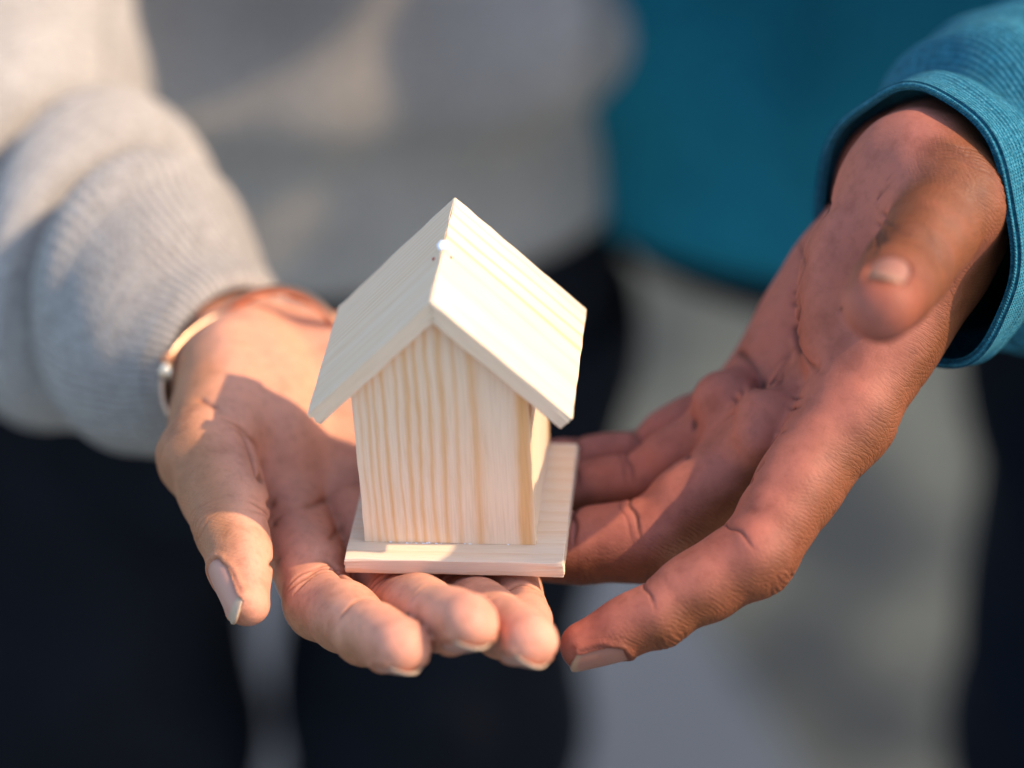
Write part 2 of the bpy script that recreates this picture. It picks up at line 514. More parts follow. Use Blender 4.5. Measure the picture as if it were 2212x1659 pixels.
def build_hand(name, fl, fingers, lines, wrinkles, nails, mats, parent, axis, flush_pts, pig_edge=.0, h=1.5):
    """fingers: (joints, palmar dir, crease widths); lines: palm creases (2-D polyline, depth, width); returns the hand object"""
    V, Q = fl.mesh(h, 2)
    N = fl.grad(V)
    _, per = fl(V, per=True)
    own = per.argmin(0)
    pals = np.stack([gr['pal'] for gr in fl.groups])
    # blend the palm-side directions of the groups so that there is no seam
    w = np.exp(-np.clip(per - per.min(0), 0, 40) / 2.5); w /= w.sum(0)
    pd = w.T @ pals; pd /= np.linalg.norm(pd, axis=1, keepdims=True)
    pig = sstep(pig_edge - .55, pig_edge + .5, (N * pd).sum(1))
    disp = np.zeros(len(V)); cre = np.zeros(len(V)); flush = np.zeros(len(V))
    for js, pal, gi, palm_cre in fingers:
        pal = nz(pal)
        for j in range(len(js)):
            P, r = js[j]
            if j in palm_cre or (j in (1, 2) and len(js) >= 4):
                a = nz(js[j][0] - js[j - 1][0]) if j > 0 else nz(js[1][0] - js[0][0])
                b = nz(js[j + 1][0] - js[j][0]) if j < len(js) - 1 else a
                ax = nz(a + b); pp = nz(pal - ax * (pal @ ax))
                q = V - P; nearm = (np.linalg.norm(q, axis=1) < r * 1.9) & (own == gi)
                qn = q[nearm]; al = qn @ ax; pe = qn - al[:, None] * ax; ca = (pe @ pp) / np.maximum(np.linalg.norm(pe, axis=1), 1e-6)
                sd = pe @ nz(np.cross(ax, pp))
                spec = palm_cre.get(j, [(0, .45, .5), (1.3, .28, .4)])
                for off, dep, wd in spec:
                    cur = al - off - .035 * sd * sd / max(r, 1) + .35 * np.sin(sd * .9 + off * 3)
                    wgt = sstep(.2, .75, ca)
                    gk = np.exp(-(cur / wd) ** 2) * wgt
                    disp[nearm] -= dep * gk + .16 * dep * np.exp(-(cur / (wd * 4)) ** 2) * wgt
                    cre[nearm] = np.maximum(cre[nearm], gk * min(1, dep * 1.7))
                # knuckle wrinkles on the back
                wb = sstep(.15, .7, -ca)
                for off in (-2.6, -1.5, -.4, .8, 1.9, 3.0):
                    cur = al - off + .05 * sd * sd / max(r, 1) * np.sign(off) + .5 * np.sin(sd * .8 + off * 5)
                    gk = np.exp(-(cur / .34) ** 2) * wb
                    disp[nearm] -= .20 * gk; cre[nearm] = np.maximum(cre[nearm], gk * .35)
                disp[nearm] += .22 * np.exp(-(al / 4.5) ** 2) * wb
    for pts, dep, wd in lines:
        P = fl.cast(smooth_line(pts))
        if len(P) < 2: continue
        d = poly_dist(V, P)
        # thin towards both ends
        gk = np.exp(-(d / wd) ** 2)
        disp -= 1.25 * dep * gk + .5 * dep * np.exp(-(d / (wd * 3.5)) ** 2)
        cre = np.maximum(cre, gk * min(1, dep * 1.9))
    for P, r, amt in flush_pts:
        flush = np.maximum(flush, amt * np.exp(-(np.linalg.norm(V - P, axis=1) / r) ** 2))
    # slow unevenness of flesh
    for _ in range(10):
        kv = rng.normal(size=3) * .28; ph = rng.uniform(0, 6.28)
        disp += .07 * np.sin(V @ kv + ph)
    plates = []
    for nl in nails:
        top, info = nail_grid(fl, nl)
        border = np.concatenate([top[:, 0], top[0, 1:], top[1:, -1]])   # both sides and the root
        nf = info['nflesh']
        side = np.concatenate([top[:nf, 0][::-1], top[0, 1:-1], top[:nf, -1]])
        d = poly_dist(V, side)
        disp += .42 * np.exp(-((d - .75) / .7) ** 2) * (d < 4)
        cre = np.maximum(cre, .55 * np.exp(-(d / .45) ** 2))
        plates.append((nl, top, info))
    V = V + N * disp[:, None]
    for nl, top, info in plates: V = V - info['do'] * info['sink'](V, N)[:, None]
    o = mesh_obj(name, to_world(V), Q, mats[0], parent)
    attr(o, 'pigment', pig); attr(o, 'crease', np.clip(cre, 0, 1)); attr(o, 'flush', np.clip(flush, 0, 1))
    ax = nz(axis); sx = nz(np.cross(ax, [0.2, .3, 1])); sy = np.cross(ax, sx)
    vattr(o, 'hc', np.stack([V @ ax, V @ sx, V @ sy], 1) / 1000)
    for nl, top, info in plates: make_nail(nl, top, info, mats[1], o)
    return o


def nail_grid(fl, nl):
    """nl: tip centre, axis, dorsal, half width, root, end of flesh, free edge (mm)"""
    T, ax, do, hw, t0, t1, t2 = nl
    ax = nz(ax); do = nz(np.asarray(do) - ax * (np.asarray(do) @ ax)); sd = np.cross(ax, do)
    n_, ns = 24, 17
    tt = np.concatenate([np.linspace(t0, t1, n_ - 5), np.linspace(t1, t2, 6)[1:]]); nf = n_ - 5
    xs = np.linspace(-1, 1, ns)
    tc = np.linspace(t0, min(t1, 1.5), 12)                               # height of the flesh along the middle line
    p = T + ax * tc[:, None] + do * hw * 2.2; dd = np.zeros(12)
    for _ in range(60): dd += np.clip(fl(p - do * dd[:, None]) * .8, -.5, 4)
    hc = hw * 2.2 - dd
    co = np.polyfit(tc, hc, 1)
    R = hw * 1.22
    G = np.zeros((n_, ns, 3))
    for i, t in enumerate(tt):
        f = (t - t0) / (t1 - t0)
        wd = hw * (.80 + .20 * float(sstep(0, .35, np.array(f))))
        if t > t1: wd = hw * (1 - .10 * ((t - t1) / (t2 - t1 + 1e-6)) ** 2)
        tl = t + hw * .45 * (1 - np.sqrt(1 - .9 * xs ** 2)) * max(0, 1 - f * 1.6) - .66 * hw * xs ** 2 * float(sstep(.6, 1.1, np.array(f)))
        h = np.polyval(co, tl) - .004 * np.maximum(tl - t0, 0) ** 2 + .30 - (R - np.sqrt(R * R - (xs * wd) ** 2))
        G[i] = T + ax * tl[:, None] + sd * (xs * wd)[:, None] + do * h[:, None]
    def sink(V, N):                                                       # how far flesh must give way under the plate
        q = V - T; t, x, h = q @ ax, q @ sd, q @ do
        m = (t > t0 + .2) & (t < t2) & (np.abs(x) < hw * .98) & (h > 0) & (N @ do > -.1) & (np.linalg.norm(q, axis=1) < 16)
        f = np.clip((t - t0) / (t1 - t0), 0, 1); wd = hw * (.80 + .20 * sstep(0, .35, f))
        m &= np.abs(x) < wd
        xx = np.minimum(np.abs(x), hw)
        hp = np.polyval(co, t) - .004 * np.maximum(t - t0, 0) ** 2 + .30 - (R - np.sqrt(R * R - xx * xx)) - .38
        return np.where(m, np.maximum(h - hp, 0), 0) * sstep(1.0, .84, np.abs(x) / wd) * sstep(t0, t0 + 1.2, t)
    return G, dict(do=do, nflesh=nf, tt=tt, t1=t1, xs=xs, sink=sink)


def make_nail(nl, G, info, mat, parent):
    nt_, ns = G.shape[:2]; do = info['do']
    lo = G - do * .55
    V = np.concatenate([G.reshape(-1, 3), lo.reshape(-1, 3)]); n = nt_ * ns
    i = np.arange(n).reshape(nt_, ns)
    F = np.stack([i[:-1, :-1], i[:-1, 1:], i[1:, 1:], i[1:, :-1]], -1).reshape(-1, 4)
    F2 = F[:, ::-1] + n
    rim = np.concatenate([i[0, :], i[1:, -1], i[-1, -2::-1], i[-2:0:-1, 0]])
    R = np.stack([rim, rim + n, np.roll(rim, -1) + n, np.roll(rim, -1)], 1)
    o = mesh_obj('fingernail', to_world(V), np.concatenate([F, F2, R]), mat, parent)
    tt = info['tt']; xs = info['xs']
    fe = sstep(-.5, .25, tt[:, None] - info['t1'] + 1.2 * xs[None] ** 2 * .6)
    edge = np.maximum(sstep(.8, 1, np.abs(xs))[None] * np.ones((nt_, 1)), sstep(.12, 0, (tt - tt[0]) / (tt[-1] - tt[0]))[:, None])
    edge = edge * (1 - fe)
    attr(o, 'free', np.tile(fe.ravel(), 2)); attr(o, 'rim', np.tile(edge.ravel(), 2))
    return o


# ------------------------------------------------------------------ ground
def sheet(name, pts, z, mat, label=None):
    o = mesh_obj(name, [(x, y, z) for x, y in pts], [list(range(len(pts)))], mat, smooth=False)
    o['kind'] = 'structure'; return o


def ground_material(name, a, b, c, s1, s2):
    t = NT(name); co = t.n('TexCoord').outputs['Object']
    n = t.n('TexNoise', Vector=co, Scale=s1, Detail=4.0).outputs[0]
    m = t.n('TexNoise', Vector=co, Scale=s2, Detail=6.0, Roughness=.7).outputs[0]
    col = t.mix(t.ramp(n, [(.40, (0, 0, 0)), (.66, (1, 1, 1))]), g(*a), g(*b))
    col = t.mix(t.ramp(m, [(.45, (0, 0, 0)), (.75, (1, 1, 1))]), col, g(*c))
    t.P(Base_Color=col, Roughness=.9, Normal=t.bump(m, .5, .004)); return t.m


M_GROUND = ground_material('dry_grass_ground', (.016, .019, .0185), (.125, .13, .098), (.012, .015, .014), 5.2, 60)
M_PATH = ground_material('grey_paving', (.05, .06, .074), (.07, .082, .098), (.04, .048, .058), 2.0, 90)
sheet('ground', [(-60, -60), (60, -60), (60, 60), (-60, 60)], 0.0, M_GROUND)
sheet('path', [(-3.0, -8), (.55, -8), (.27, 1.0), (.06, 1.62), (-.7, 4.0), (-3.0, 12)], .004, M_PATH)

# ------------------------------------------------------------------ the person in grey
pa = empty('person', (-.115, .45, 0))
meta(pa, 'person in a grey knit sweater holding out the paler hand', 'person')


def torso(cx, cy, a, b, z0, z1, widen, folds, seg=96, n=60):
    rings = []
    for k in range(7):
        f = k / 6
        s = 1 + widen * f
        top = 1 - .55 * sstep(.8, 1, np.array(f))
        rings.append((np.array([cx, cy, z0 + (z1 - z0) * f]), np.array([a * s * top, 0, 0]), np.array([0, b * s * top, 0])))
    return loft(rings, seg, n, folds, .86)


def folds_a(L, th):
    hem = -.010 * sstep(.075, .055, L) + .004 * np.exp(-((L - .085) / .02) ** 2)
    return hem + sstep(.03, .12, L) * (.012 * np.sin(th * 7 + L * 9 + .6) + .009 * np.sin(th * 13 - L * 16 + 1) + .006 * np.sin(L * 38 + 2 * np.sin(th * 3)))


def fold_sleeve_a(L, th):
    k = sstep(.02, .05, L)
    return k * (.0020 * np.sin(L * 150 + 1.3 * np.cos(th + .4)) + .003 * np.sin(L * 90 + th * 2))


def edge_ring(up, lowp, z, e2):                    # ring whose outline passes two sight-line points
    c = ((up[0] + lowp[0]) / 2, (up[1] + lowp[1]) / 2)
    e1 = np.array([(up[0] - c[0]) * z / FPX, (up[1] - c[1]) * z / FPX, 3.0])
    return ringpx(c[0], c[1], z, e1, e2)


slA = [edge_ring((566, 640), (395, 915), 617, (9, 8, 16)),
       edge_ring((566, 618), (368, 930), 618, (10, 9, 18)),
       edge_ring((535, 578), (330, 945), 622, (12, 10, 20)),
       edge_ring((490, 500), (275, 945), 626, (14, 11, 22)),
       edge_ring((468, 440), (225, 935), 636, (17, 12, 26)),
       edge_ring((436, 384), (190, 928), 644, (18, 12, 28)),
       edge_ring((322, 412), (180, 888), 658, (10, 8, 16)),
       edge_ring((358, 276), (125, 898), 663, (20, 13, 30)),
       edge_ring((285, 248), (90, 887), 673, (20, 13, 31)),
       edge_ring((180, 335), (70, 868), 686, (11, 8, 19)),
       edge_ring((212, 180), (-20, 860), 690, (20, 13, 34)),
       edge_ring((214, 60), (-140, 800), 700, (18, 12, 38)),
       edge_ring((222, -80), (-300, 640), 708, (14, 12, 42)),
       edge_ring((228, -350), (-420, 250), 715, (6, 12, 46)),
       edge_ring((200, -800), (-480, -300), 725, (0, 0, 50)),
       (np.array([-.235, .36, 1.33]), np.array([.062, 0, .02]), np.array([0, .06, 0])),
       (np.array([-.22, .46, 1.44]), np.array([.05, 0, .05]), np.array([0, .062, 0]))]
loft_obj('sweater', [torso(-.128, .475, .180, .118, .895, 1.50, .04, folds_a), loft(slA, 72, 150, fold_sleeve_a)], M_GREY, pa, .003)


def leg(cx, cy, r0, cx1, cy1, r1, z0=.90, z1=.08, by=1.0):
    def f(L, th): return .004 * np.sin(L * 30 + th * 2) + .003 * np.sin(L * 55 - th * 3)
    rings = []
    for k in range(8):
        q = k / 7; r = r0 + (r1 - r0) * q ** .8
        rings.append((np.array([cx + (cx1 - cx) * q, cy + (cy1 - cy) * q, z0 + (z1 - z0) * q]), np.array([r, 0, 0]), np.array([0, r * by, 0])))
    return loft(rings, 48, 50, f)


def hips(cx, cy, a, b, z0, z1):
    return loft([(np.array([cx, cy, z1 + (z0 - z1) * k / 3]), np.array([a * (1 - .12 * (k == 3)), 0, 0]), np.array([0, b * (1 - .12 * (k == 3)), 0])) for k in range(4)], 64, 20)


loft_obj('jeans', [hips(-.112, .475, .158, .105, .76, .96), leg(-.205, .47, .094, -.215, .49, .070, .84), leg(-.028, .47, .082, -.062, .49, .056, .84)], M_JEANS_A, pa, .002)

# ------------------------------------------------------------------ the person in teal
pb = empty('person', (.27, .47, 0))
meta(pb, 'person in a teal sweater reaching in with the darker hand', 'person')


def folds_b(L, th):
    return sstep(.0, .1, L) * (.018 * np.sin(th * 5 + L * 5 + 2) + .010 * np.sin(th * 9 - L * 12)) + .004 * np.exp(-((L - .06) / .012) ** 2)


def fold_sleeve_b(L, th):
    k = sstep(.016, .03, L)
    return k * (.0026 * np.sin(L * 260 - 1.6 * np.sin(th + .6) + 3.6) + .0018 * np.sin(L * 120 + th * 3)) + .0012 * np.exp(-((L - .016) / .003) ** 2) + .0009 * np.sin(th * 3 + 1) + .0005 * np.sin(th * 7 + L * 60)


slB = [ringpx(1980, 487, 543, (7.2, 29.4, 0), (16.5, -4.1, -22.5)),
       ringpx(1975, 487, 541, (7.5, 30.5, 0), (17, -4.2, -23)),
       ringpx(1990, 482, 546, (7.7, 31.5, 0), (17.6, -4.3, -24)),
       ringpx(2060, 455, 562, (7, 31.5, 0), (17.6, -5, -25)),
       ringpx(2095, 420, 572, (9, 34.5, 0), (18, -5, -26)),
       ringpx(2130, 395, 580, (10, 39, 0), (20, -6, -30)),
       ringpx(2170, 385, 590, (9, 39, 0), (20, -6, -31)),
       ringpx(2205, 395, 600, (7, 36, 0), (17, -5, -28)),
       ringpx(2245, 375, 612, (7, 41, 0), (19, -5, -32)),
       ringpx(2330, 365, 634, (5, 39, 2), (17, -4, -31)),
       (np.array([.27, .17, 1.035]), np.array([0, .02, -.046]), np.array([.030, -.036, -.01])),
       (np.array([.36, .25, 1.075]), np.array([.035, .02, -.035]), np.array([.030, -.050, -.02])),
       (np.array([.40, .31, 1.18]), np.array([.056, .01, .0]), np.array([.0, -.055, .02])),
       (np.array([.39, .40, 1.33]), np.array([.060, .0, .02]), np.array([.0, -.060, .02])),
       (np.array([.33, .455, 1.44]), np.array([.05, .0, .06]), np.array([.0, -.066, .0]))]
swb = loft_obj('sweater', [loft(slB, 96, 200, fold_sleeve_b)], M_TEAL, pb, .0015)
t2 = torso(.195, .535, .194, .150, .888, 1.50, .10, folds_b)
body_b = loft_obj('sweater_body', [t2], M_TEAL_T, swb, .003)
loft_obj('trousers', [hips(.18, .53, .160, .12, .845, .96), leg(.305, .48, .105, .315, .5, .07, .86), leg(.47, .5, .09, .48, .5, .065, .86)], M_JEANS_B, pb, .002)

# ------------------------------------------------------------------ the pale hand (palm up, fingers towards the camera)
UPC = np.array([0, -.8387, -.5446])


def base_cut(p):                                   # the house base presses into the flesh
    q = (p - HOUSE_T) @ HOUSE_R                     # house axes: x right, y back, z up
    c = np.array([1.37, 22.8, 6.0]); hb = np.array([24.0, 22.8, 9.95])
    d = np.abs(q - c) - hb
    return np.linalg.norm(np.maximum(d, 0), axis=1) + np.minimum(d.max(1), 0)


def A(u, v, h, r): z = zh(v, h); return px(u, v, z, r)


idxA = [A(612, 1085, -15, 92), A(695, 1305, -12, 78), A(790, 1366, -4, 68), A(868, 1398, 3.5, 59)]
midA = [A(745, 1060, -17, 90), A(865, 1310, -15, 76), A(945, 1335, 0, 68), A(1012, 1347, 9, 61)]
rinA = [A(875, 1050, -17, 86), A(1000, 1305, -16, 72), A(1085, 1355, -2, 62), A(1148, 1386, 5.5, 56)]
pinA = [A(985, 1040, -16, 78), A(1095, 1240, -16, 58), A(1130, 1315, -9, 50), A(1148, 1368, -2, 44)]
thuA = [A(505, 815, 2, 118), A(447, 985, 5, 100), A(502, 1140, 1, 76), A(529, 1302, -4, 45)]
flA = Flesh()
palmA = []
wl, wr_ = A(525, 800, -6, 108), A(655, 795, -10, 96)
for f, w_ in ((idxA, wl), (midA, A(575, 795, -8, 102)), (rinA, A(620, 795, -10, 98)), (pinA, wr_)):
    palmA.append(('c', w_[0], f[0][0], w_[1] * .88, f[0][1] * .92))
palmA += [('c', wl[0], wr_[0], wl[1], wr_[1]),
          ('c', A(540, 805, -12, 1)[0], pc(330, 705, 650), 18., 20.),
          ('e', A(545, 885, -1, 1)[0], np.array([nz([.35, 1, -.9]), nz([1, -.3, 0.05]), nz(np.cross(nz([.35, 1, -.9]), nz([1, -.3, .05])))]), np.array([27., 17., 14.])),
          ('e', A(760, 850, -4, 1)[0], np.array([nz([.2, 1, -.9]), nz([1, -.2, 0.0]), nz(np.cross(nz([.2, 1, -.9]), nz([1, -.2, 0])))]), np.array([24., 14., 11.]))]
flA.group(palmA, 9., 0, UPC)
palF = nz(np.array([.25, -.85, -.45]))
flA.group(finger(idxA, palF), 3., 6., palF)
flA.group(finger(midA, palF), 3., 6., palF)
flA.group(finger(rinA, palF), 3., 6., palF)
flA.group(finger(pinA, palF), 3., 6., palF)
palT = nz(np.array([.72, -.15, .25]))
flA.group(finger(thuA, palT), 4., 5., palT)
flA.cut = base_cut
DBL = [(0, .75, .42), (1.6, .5, .38), (-1.4, .38, .36)]
fingA = [(idxA, palF, 1, {1: DBL, 2: [(0, .6, .5)]}), (midA, palF, 2, {1: DBL, 2: [(0, .3, .5)]}),
         (rinA, palF, 3, {1: DBL, 2: [(0, .3, .5)]}), (pinA, palF, 4, {}), (thuA, palT, 5, {2: [(0, .4, .5), (1.6, .25, .4)]})]
linA = [([(435, 865), (480, 890), (520, 935), (545, 985), (556, 1030)], .8, .8),          # cleft between thumb and palm
        ([(560, 1035), (600, 1010), (640, 965), (668, 910), (672, 850)], .75, 1.0),        # life line
        ([(578, 1090), (640, 1060), (700, 1010), (760, 985)], .6, .9),                       # head line
        ([(585, 1130), (640, 1105), (700, 1080), (770, 1045)], .55, .8),
        ([(579, 1222), (620, 1205), (670, 1204), (715, 1222), (745, 1250)], .7, .7),         # root of the index finger
        ([(640, 1000), (655, 960), (650, 920)], .35, .8), ([(600, 985), (625, 950), (640, 900)], .3, .8),
        ([(700, 1180), (735, 1140), (760, 1110)], .4, .8)]
for k in range(7):                                                                          # fine thumb-root wrinkles
    linA.append(([(400 + 6 * k, 880 + 26 * k), (450 + 7 * k, 876 + 26 * k), (505 + 7 * k, 905 + 26 * k)], .14, .45))
axT = nz(thuA[3][0] - thuA[2][0])
nailsA = [(thuA[3][0], axT, (-.85, .02, -.52), 4.2, -10, 3.4, 5.4),
          (midA[3][0], nz(midA[3][0] - midA[2][0]), -palF, 4.5, -7, 4.6, 5.7),
          (rinA[3][0], nz(rinA[3][0] - rinA[2][0]), -palF + np.array([-.2, 0, 0]), 4.2, -7, 4.2, 5.4),
          (idxA[3][0], nz(idxA[3][0] - idxA[2][0]), -palF, 4.4, -7, 4.4, 5.0)]
flushA = [(f[3][0], 9, .75) for f in (idxA, midA, rinA, pinA)] + [(thuA[3][0], 10, .55), (A(640, 1180, -8, 1)[0], 14, .45), (A(560, 1010, 2, 1)[0], 8, .5)]
handA = build_hand('hand', flA, fingA, linA, None, nailsA, (M_SKIN_A, M_NAIL_A), pa, (.25, .7, -.6), flushA)

# ------------------------------------------------------------------ the darker hand (reaching in from the right)
def D(u, v, d, r): return px(u, v, 526.0 + d, r)


idxB = [D(1830, 900, 6, 98), D(1630, 1205, -7, 88), D(1425, 1327, -7, 69), D(1264, 1396, -6, 50)]
midB = [D(1735, 915, 24, 98), D(1395, 1170, 21, 86), D(1250, 1187, 23, 74), D(1150, 1193, 23, 62)]
rinB = [D(1660, 905, 38, 96), D(1375, 1050, 38, 66), D(1250, 1064, 39, 56), D(1150, 1070, 39, 50)]
pinB = [D(1612, 885, 50, 92), D(1385, 985, 51, 50), D(1250, 998, 50, 45), D(1165, 1000, 50, 40)]
thuB = [D(2005, 390, 12, 112), D(2058, 442, -2, 96), D(1955, 585, -24, 88), D(1906, 655, -48, 76)]
flB = Flesh()
palmB = [('c', D(2040, 500, 16, 1)[0], idxB[0][0], 13.8, idxB[0][1]),
         ('c', D(1985, 490, 28, 1)[0], midB[0][0], 12.0, midB[0][1] * .96),
         ('c', D(1935, 470, 38, 1)[0], rinB[0][0], 12.0, rinB[0][1] * .96),
         ('c', D(1915, 440, 44, 1)[0], pinB[0][0], 11.0, pinB[0][1] * .92),
         ('c', D(1988, 400, 13, 1)[0], D(2100, 330, 60, 1)[0], 16.6, 19.),
         ('c', D(1940, 380, 38, 1)[0], D(2040, 300, 84, 1)[0], 13.5, 17.)]
axp = nz(D(1800, 760, 10, 1)[0] - D(1960, 380, 14, 1)[0]); s1 = nz(np.cross(axp, [-.75, -.3, -.6])); s2 = np.cross(axp, s1)
palmB.append(('e', D(1880, 560, 14, 1)[0], np.array([axp, s1, s2]), np.array([28., 11., 15.])))
axh = nz(pinB[0][0] - D(1900, 440, 44, 1)[0])
palmB.append(('e', D(1785, 630, 40, 1)[0], np.array([axh, nz(np.cross(axh, [-.75, -.3, -.6])), np.cross(axh, nz(np.cross(axh, [-.75, -.3, -.6])))]), np.array([30., 10., 11.])))
palB = nz(np.array([-.78, -.32, -.55]))
palmB += [('c', D(1575, 880, 33, 1)[0], D(1590, 935, 30, 1)[0], 8.6, 8.0), ('c', D(1655, 905, 18, 1)[0], D(1640, 950, 16, 1)[0], 7.6, 6.6)]
flB.group(palmB, 6., 0, palB)
pI = nz(np.array([-.42, -.78, -.1])); pM = nz(np.array([-.3, -.9, -.2]))
flB.group(finger(idxB, pI), 3., 6., pI)
flB.group(finger(midB, pM), 3., 5., pM)
flB.group(finger(rinB, pM), 3., 5., pM)
flB.group(finger(pinB, pM), 3., 5., pM)
pT = nz(np.array([-.5, .55, -.1]))
flB.group(finger(thuB, pT) + [('c', D(1875, 580, 16, 1)[0], thuB[1][0], 11., 9.), ('c', D(1975, 600, 16, 1)[0], thuB[1][0], 9., 8.)], 5., 11., pT)
flB.cut = base_cut
fingB = [(idxB, pI, 1, {1: [(0, .34, .30)], 2: [(0, .30, .30)]}),
         (midB, pM, 2, {1: [(0, .45, .36), (2.2, .2, .3)]}), (rinB, pM, 3, {1: [(0, .4, .45), (1.6, .25, .4)]}),
         (pinB, pM, 4, {}), (thuB, pT, 5, {})]
linB = [([(1787, 407), (1784, 524), (1748, 618), (1718, 712), (1738, 775), (1792, 812), (1850, 840)], .8, .75),   # life line
        ([(1765, 640), (1770, 730), (1800, 800), (1840, 850)], .5, .5),
        ([(1560, 752), (1610, 770), (1645, 815), (1652, 870), (1640, 930), (1634, 985)], .75, .75),               # across the finger roots
        ([(1660, 850), (1710, 860), (1760, 858)], .25, .45), ([(1680, 890), (1740, 880), (1800, 900)], .3, .45),
        ([(1690, 935), (1740, 925), (1800, 945), (1850, 965)], .4, .5),
        ([(1640, 1015), (1665, 995), (1700, 992), (1735, 1008)], .55, .6),                                          # root of the index finger
        ([(1560, 1000), (1600, 1010), (1622, 1040)], .5, .7),
        ([(1500, 905), (1480, 960), (1490, 995)], .6, .8),
        ([(1830, 715), (1870, 740), (1930, 760)], .35, .45), ([(1810, 745), (1870, 755), (1950, 735)], .4, .4),
        ([(1800, 770), (1870, 775), (1960, 760)], .35, .4), ([(1790, 800), (1860, 805), (1950, 800)], .3, .4),
        ([(1905, 300), (1955, 285), (2010, 290), (2060, 315)], .5, .5), ([(1890, 325), (1950, 305), (2010, 308), (2070, 335)], .5, .5),
        ([(1870, 470), (1880, 400), (1920, 350), (1980, 330), (2040, 345)], .5, .7), ([(1850, 440), (1870, 380), (1920, 335), (1980, 318)], .25, .5)]
for k in range(15):                                                                                                  # wrinkles on the thumb-side edge
    v0 = 760 + 26 * k; c = 2085 - max(0, (v0 - 700)) * .66
    w_ = 120 - k * 2
    linB.append(([(c - w_, v0 - 8 + random.uniform(-9, 9)), (c - w_ * .55, v0 + random.uniform(-6, 6)), (c - 14, v0 - 22 + random.uniform(-9, 9))], random.uniform(.12, .26), .4))
for k in range(9):
    a0 = random.uniform(0, 1)
    u0, v0 = 1990 - k * 26, 800 + k * 40
    linB.append(([(u0 - 70, v0 - 50), (u0 - 20, v0 + random.uniform(-12, 12)), (u0 + 10, v0 + 62)], random.uniform(.1, .2), .38))
for k in range(8):                                                                                                   # knuckle of the index finger
    linB.append(([(1640 + 7 * k, 1130 + 14 * k), (1675 + 5 * k, 1150 + 14 * k + random.uniform(-6, 6)), (1735 - 3 * k, 1135 + 16 * k)], random.uniform(.16, .3), .38))
rl_ = np.random.default_rng(11)
for k in range(46):                                                                                                  # fine lines all over the palm
    f, gq = rl_.uniform(0, 1), rl_.uniform(0, 1)
    u0 = 1930 - 250 * f - 190 * gq * (1 - .3 * f); v0 = 470 + 400 * f + 60 * gq
    a_ = rl_.choice([2.1, .5, 1.3]) + rl_.normal() * .25; l_ = rl_.uniform(20, 55)
    du, dv = l_ * math.cos(a_), l_ * math.sin(a_)
    linB.append(([(u0 - du, v0 - dv), (u0 + rl_.uniform(-6, 6), v0 + rl_.uniform(-6, 6)), (u0 + du, v0 + dv)], rl_.uniform(.18, .36), .48))
linB = [(p, min(d_ * 1.2, .62), w_) for p, d_, w_ in linB]
nailsB = [(idxB[3][0], nz(idxB[3][0] - idxB[2][0]), (.20, .79, -.50), 4.3, -8.0, 3.4, 4.7),
          (thuB[3][0], nz(thuB[3][0] - thuB[2][0]), (.22, -.95, .0), 4.3, -6.5, 4.0, 4.8)]
flushB = [(idxB[3][0], 10, .8), (idxB[1][0] + pI * 8, 12, .5), (rinB[1][0], 14, .6), (midB[1][0] + pM * 6, 12, .4), (thuB[3][0], 9, .8), (rinB[0][0] + palB * 8, 14, .4)]
handB = build_hand('hand', flB, fingB, linB, None, nailsB, (M_SKIN_B, M_NAIL_B), pb, (-.4, .85, -.1), flushB, .2)

# ------------------------------------------------------------------ the little wooden house
HW = np.eye(4); HW[:3, :3] = M3 @ HOUSE_R; HW[:3, 3] = to_world(HOUSE_T)
q_, r_ = np.linalg.qr(HW[:3, :3]); q_ = q_ * np.sign(np.diag(r_)); HW[:3, :3] = q_
house = empty('toy_house', (0, 0, 0)); house.matrix_world = Matrix(HW.tolist())
meta(house, 'little unpainted pine model house with a gable roof resting on the two open hands', 'model house')
mm = .001


def plank(name, poly, y0, y1, mat, parent, axis='y', jag=.10, cuts=10, loc=(0, 0, 0)):
    """an outline in x-z pushed from y0 to y1 (mm), edges rounded a little and left slightly rough as sawn"""
    import bmesh
    bm = bmesh.new()
    f = [bm.verts.new((x, y0, z)) for x, z in poly]; b = [bm.verts.new((x, y1, z)) for x, z in poly]
    n = len(poly)
    bm.faces.new(f); bm.faces.new(b[::-1])
    for i in range(n): bm.faces.new((f[i], b[i], b[(i + 1) % n], f[(i + 1) % n]))
    bmesh.ops.recalc_face_normals(bm, faces=bm.faces)
    bmesh.ops.subdivide_edges(bm, edges=bm.edges, cuts=cuts, use_grid_fill=True)
    sharp = [e for e in bm.edges if len(e.link_faces) == 2 and e.calc_face_angle(0) > .5]
    for v in {v for e in sharp for v in e.verts}:
        v.co += Vector([random.uniform(-jag, jag) for _ in range(3)])
    bmesh.ops.bevel(bm, geom=sharp, offset=.28, segments=2, profile=.6, affect='EDGES', clamp_overlap=True)
    for v in bm.verts: v.co *= mm
    me = bpy.data.meshes.new(name); bm.to_mesh(me); bm.free()
    me.polygons.foreach_set('use_smooth', np.ones(len(me.polygons), dtype=bool))
    me.materials.append(mat)
    o = bpy.data.objects.new(name, me); COL.objects.link(o); o.parent = parent; o.location = loc
    md = o.modifiers.new('flat', 'WEIGHTED_NORMAL'); md.keep_sharp = False
    return o


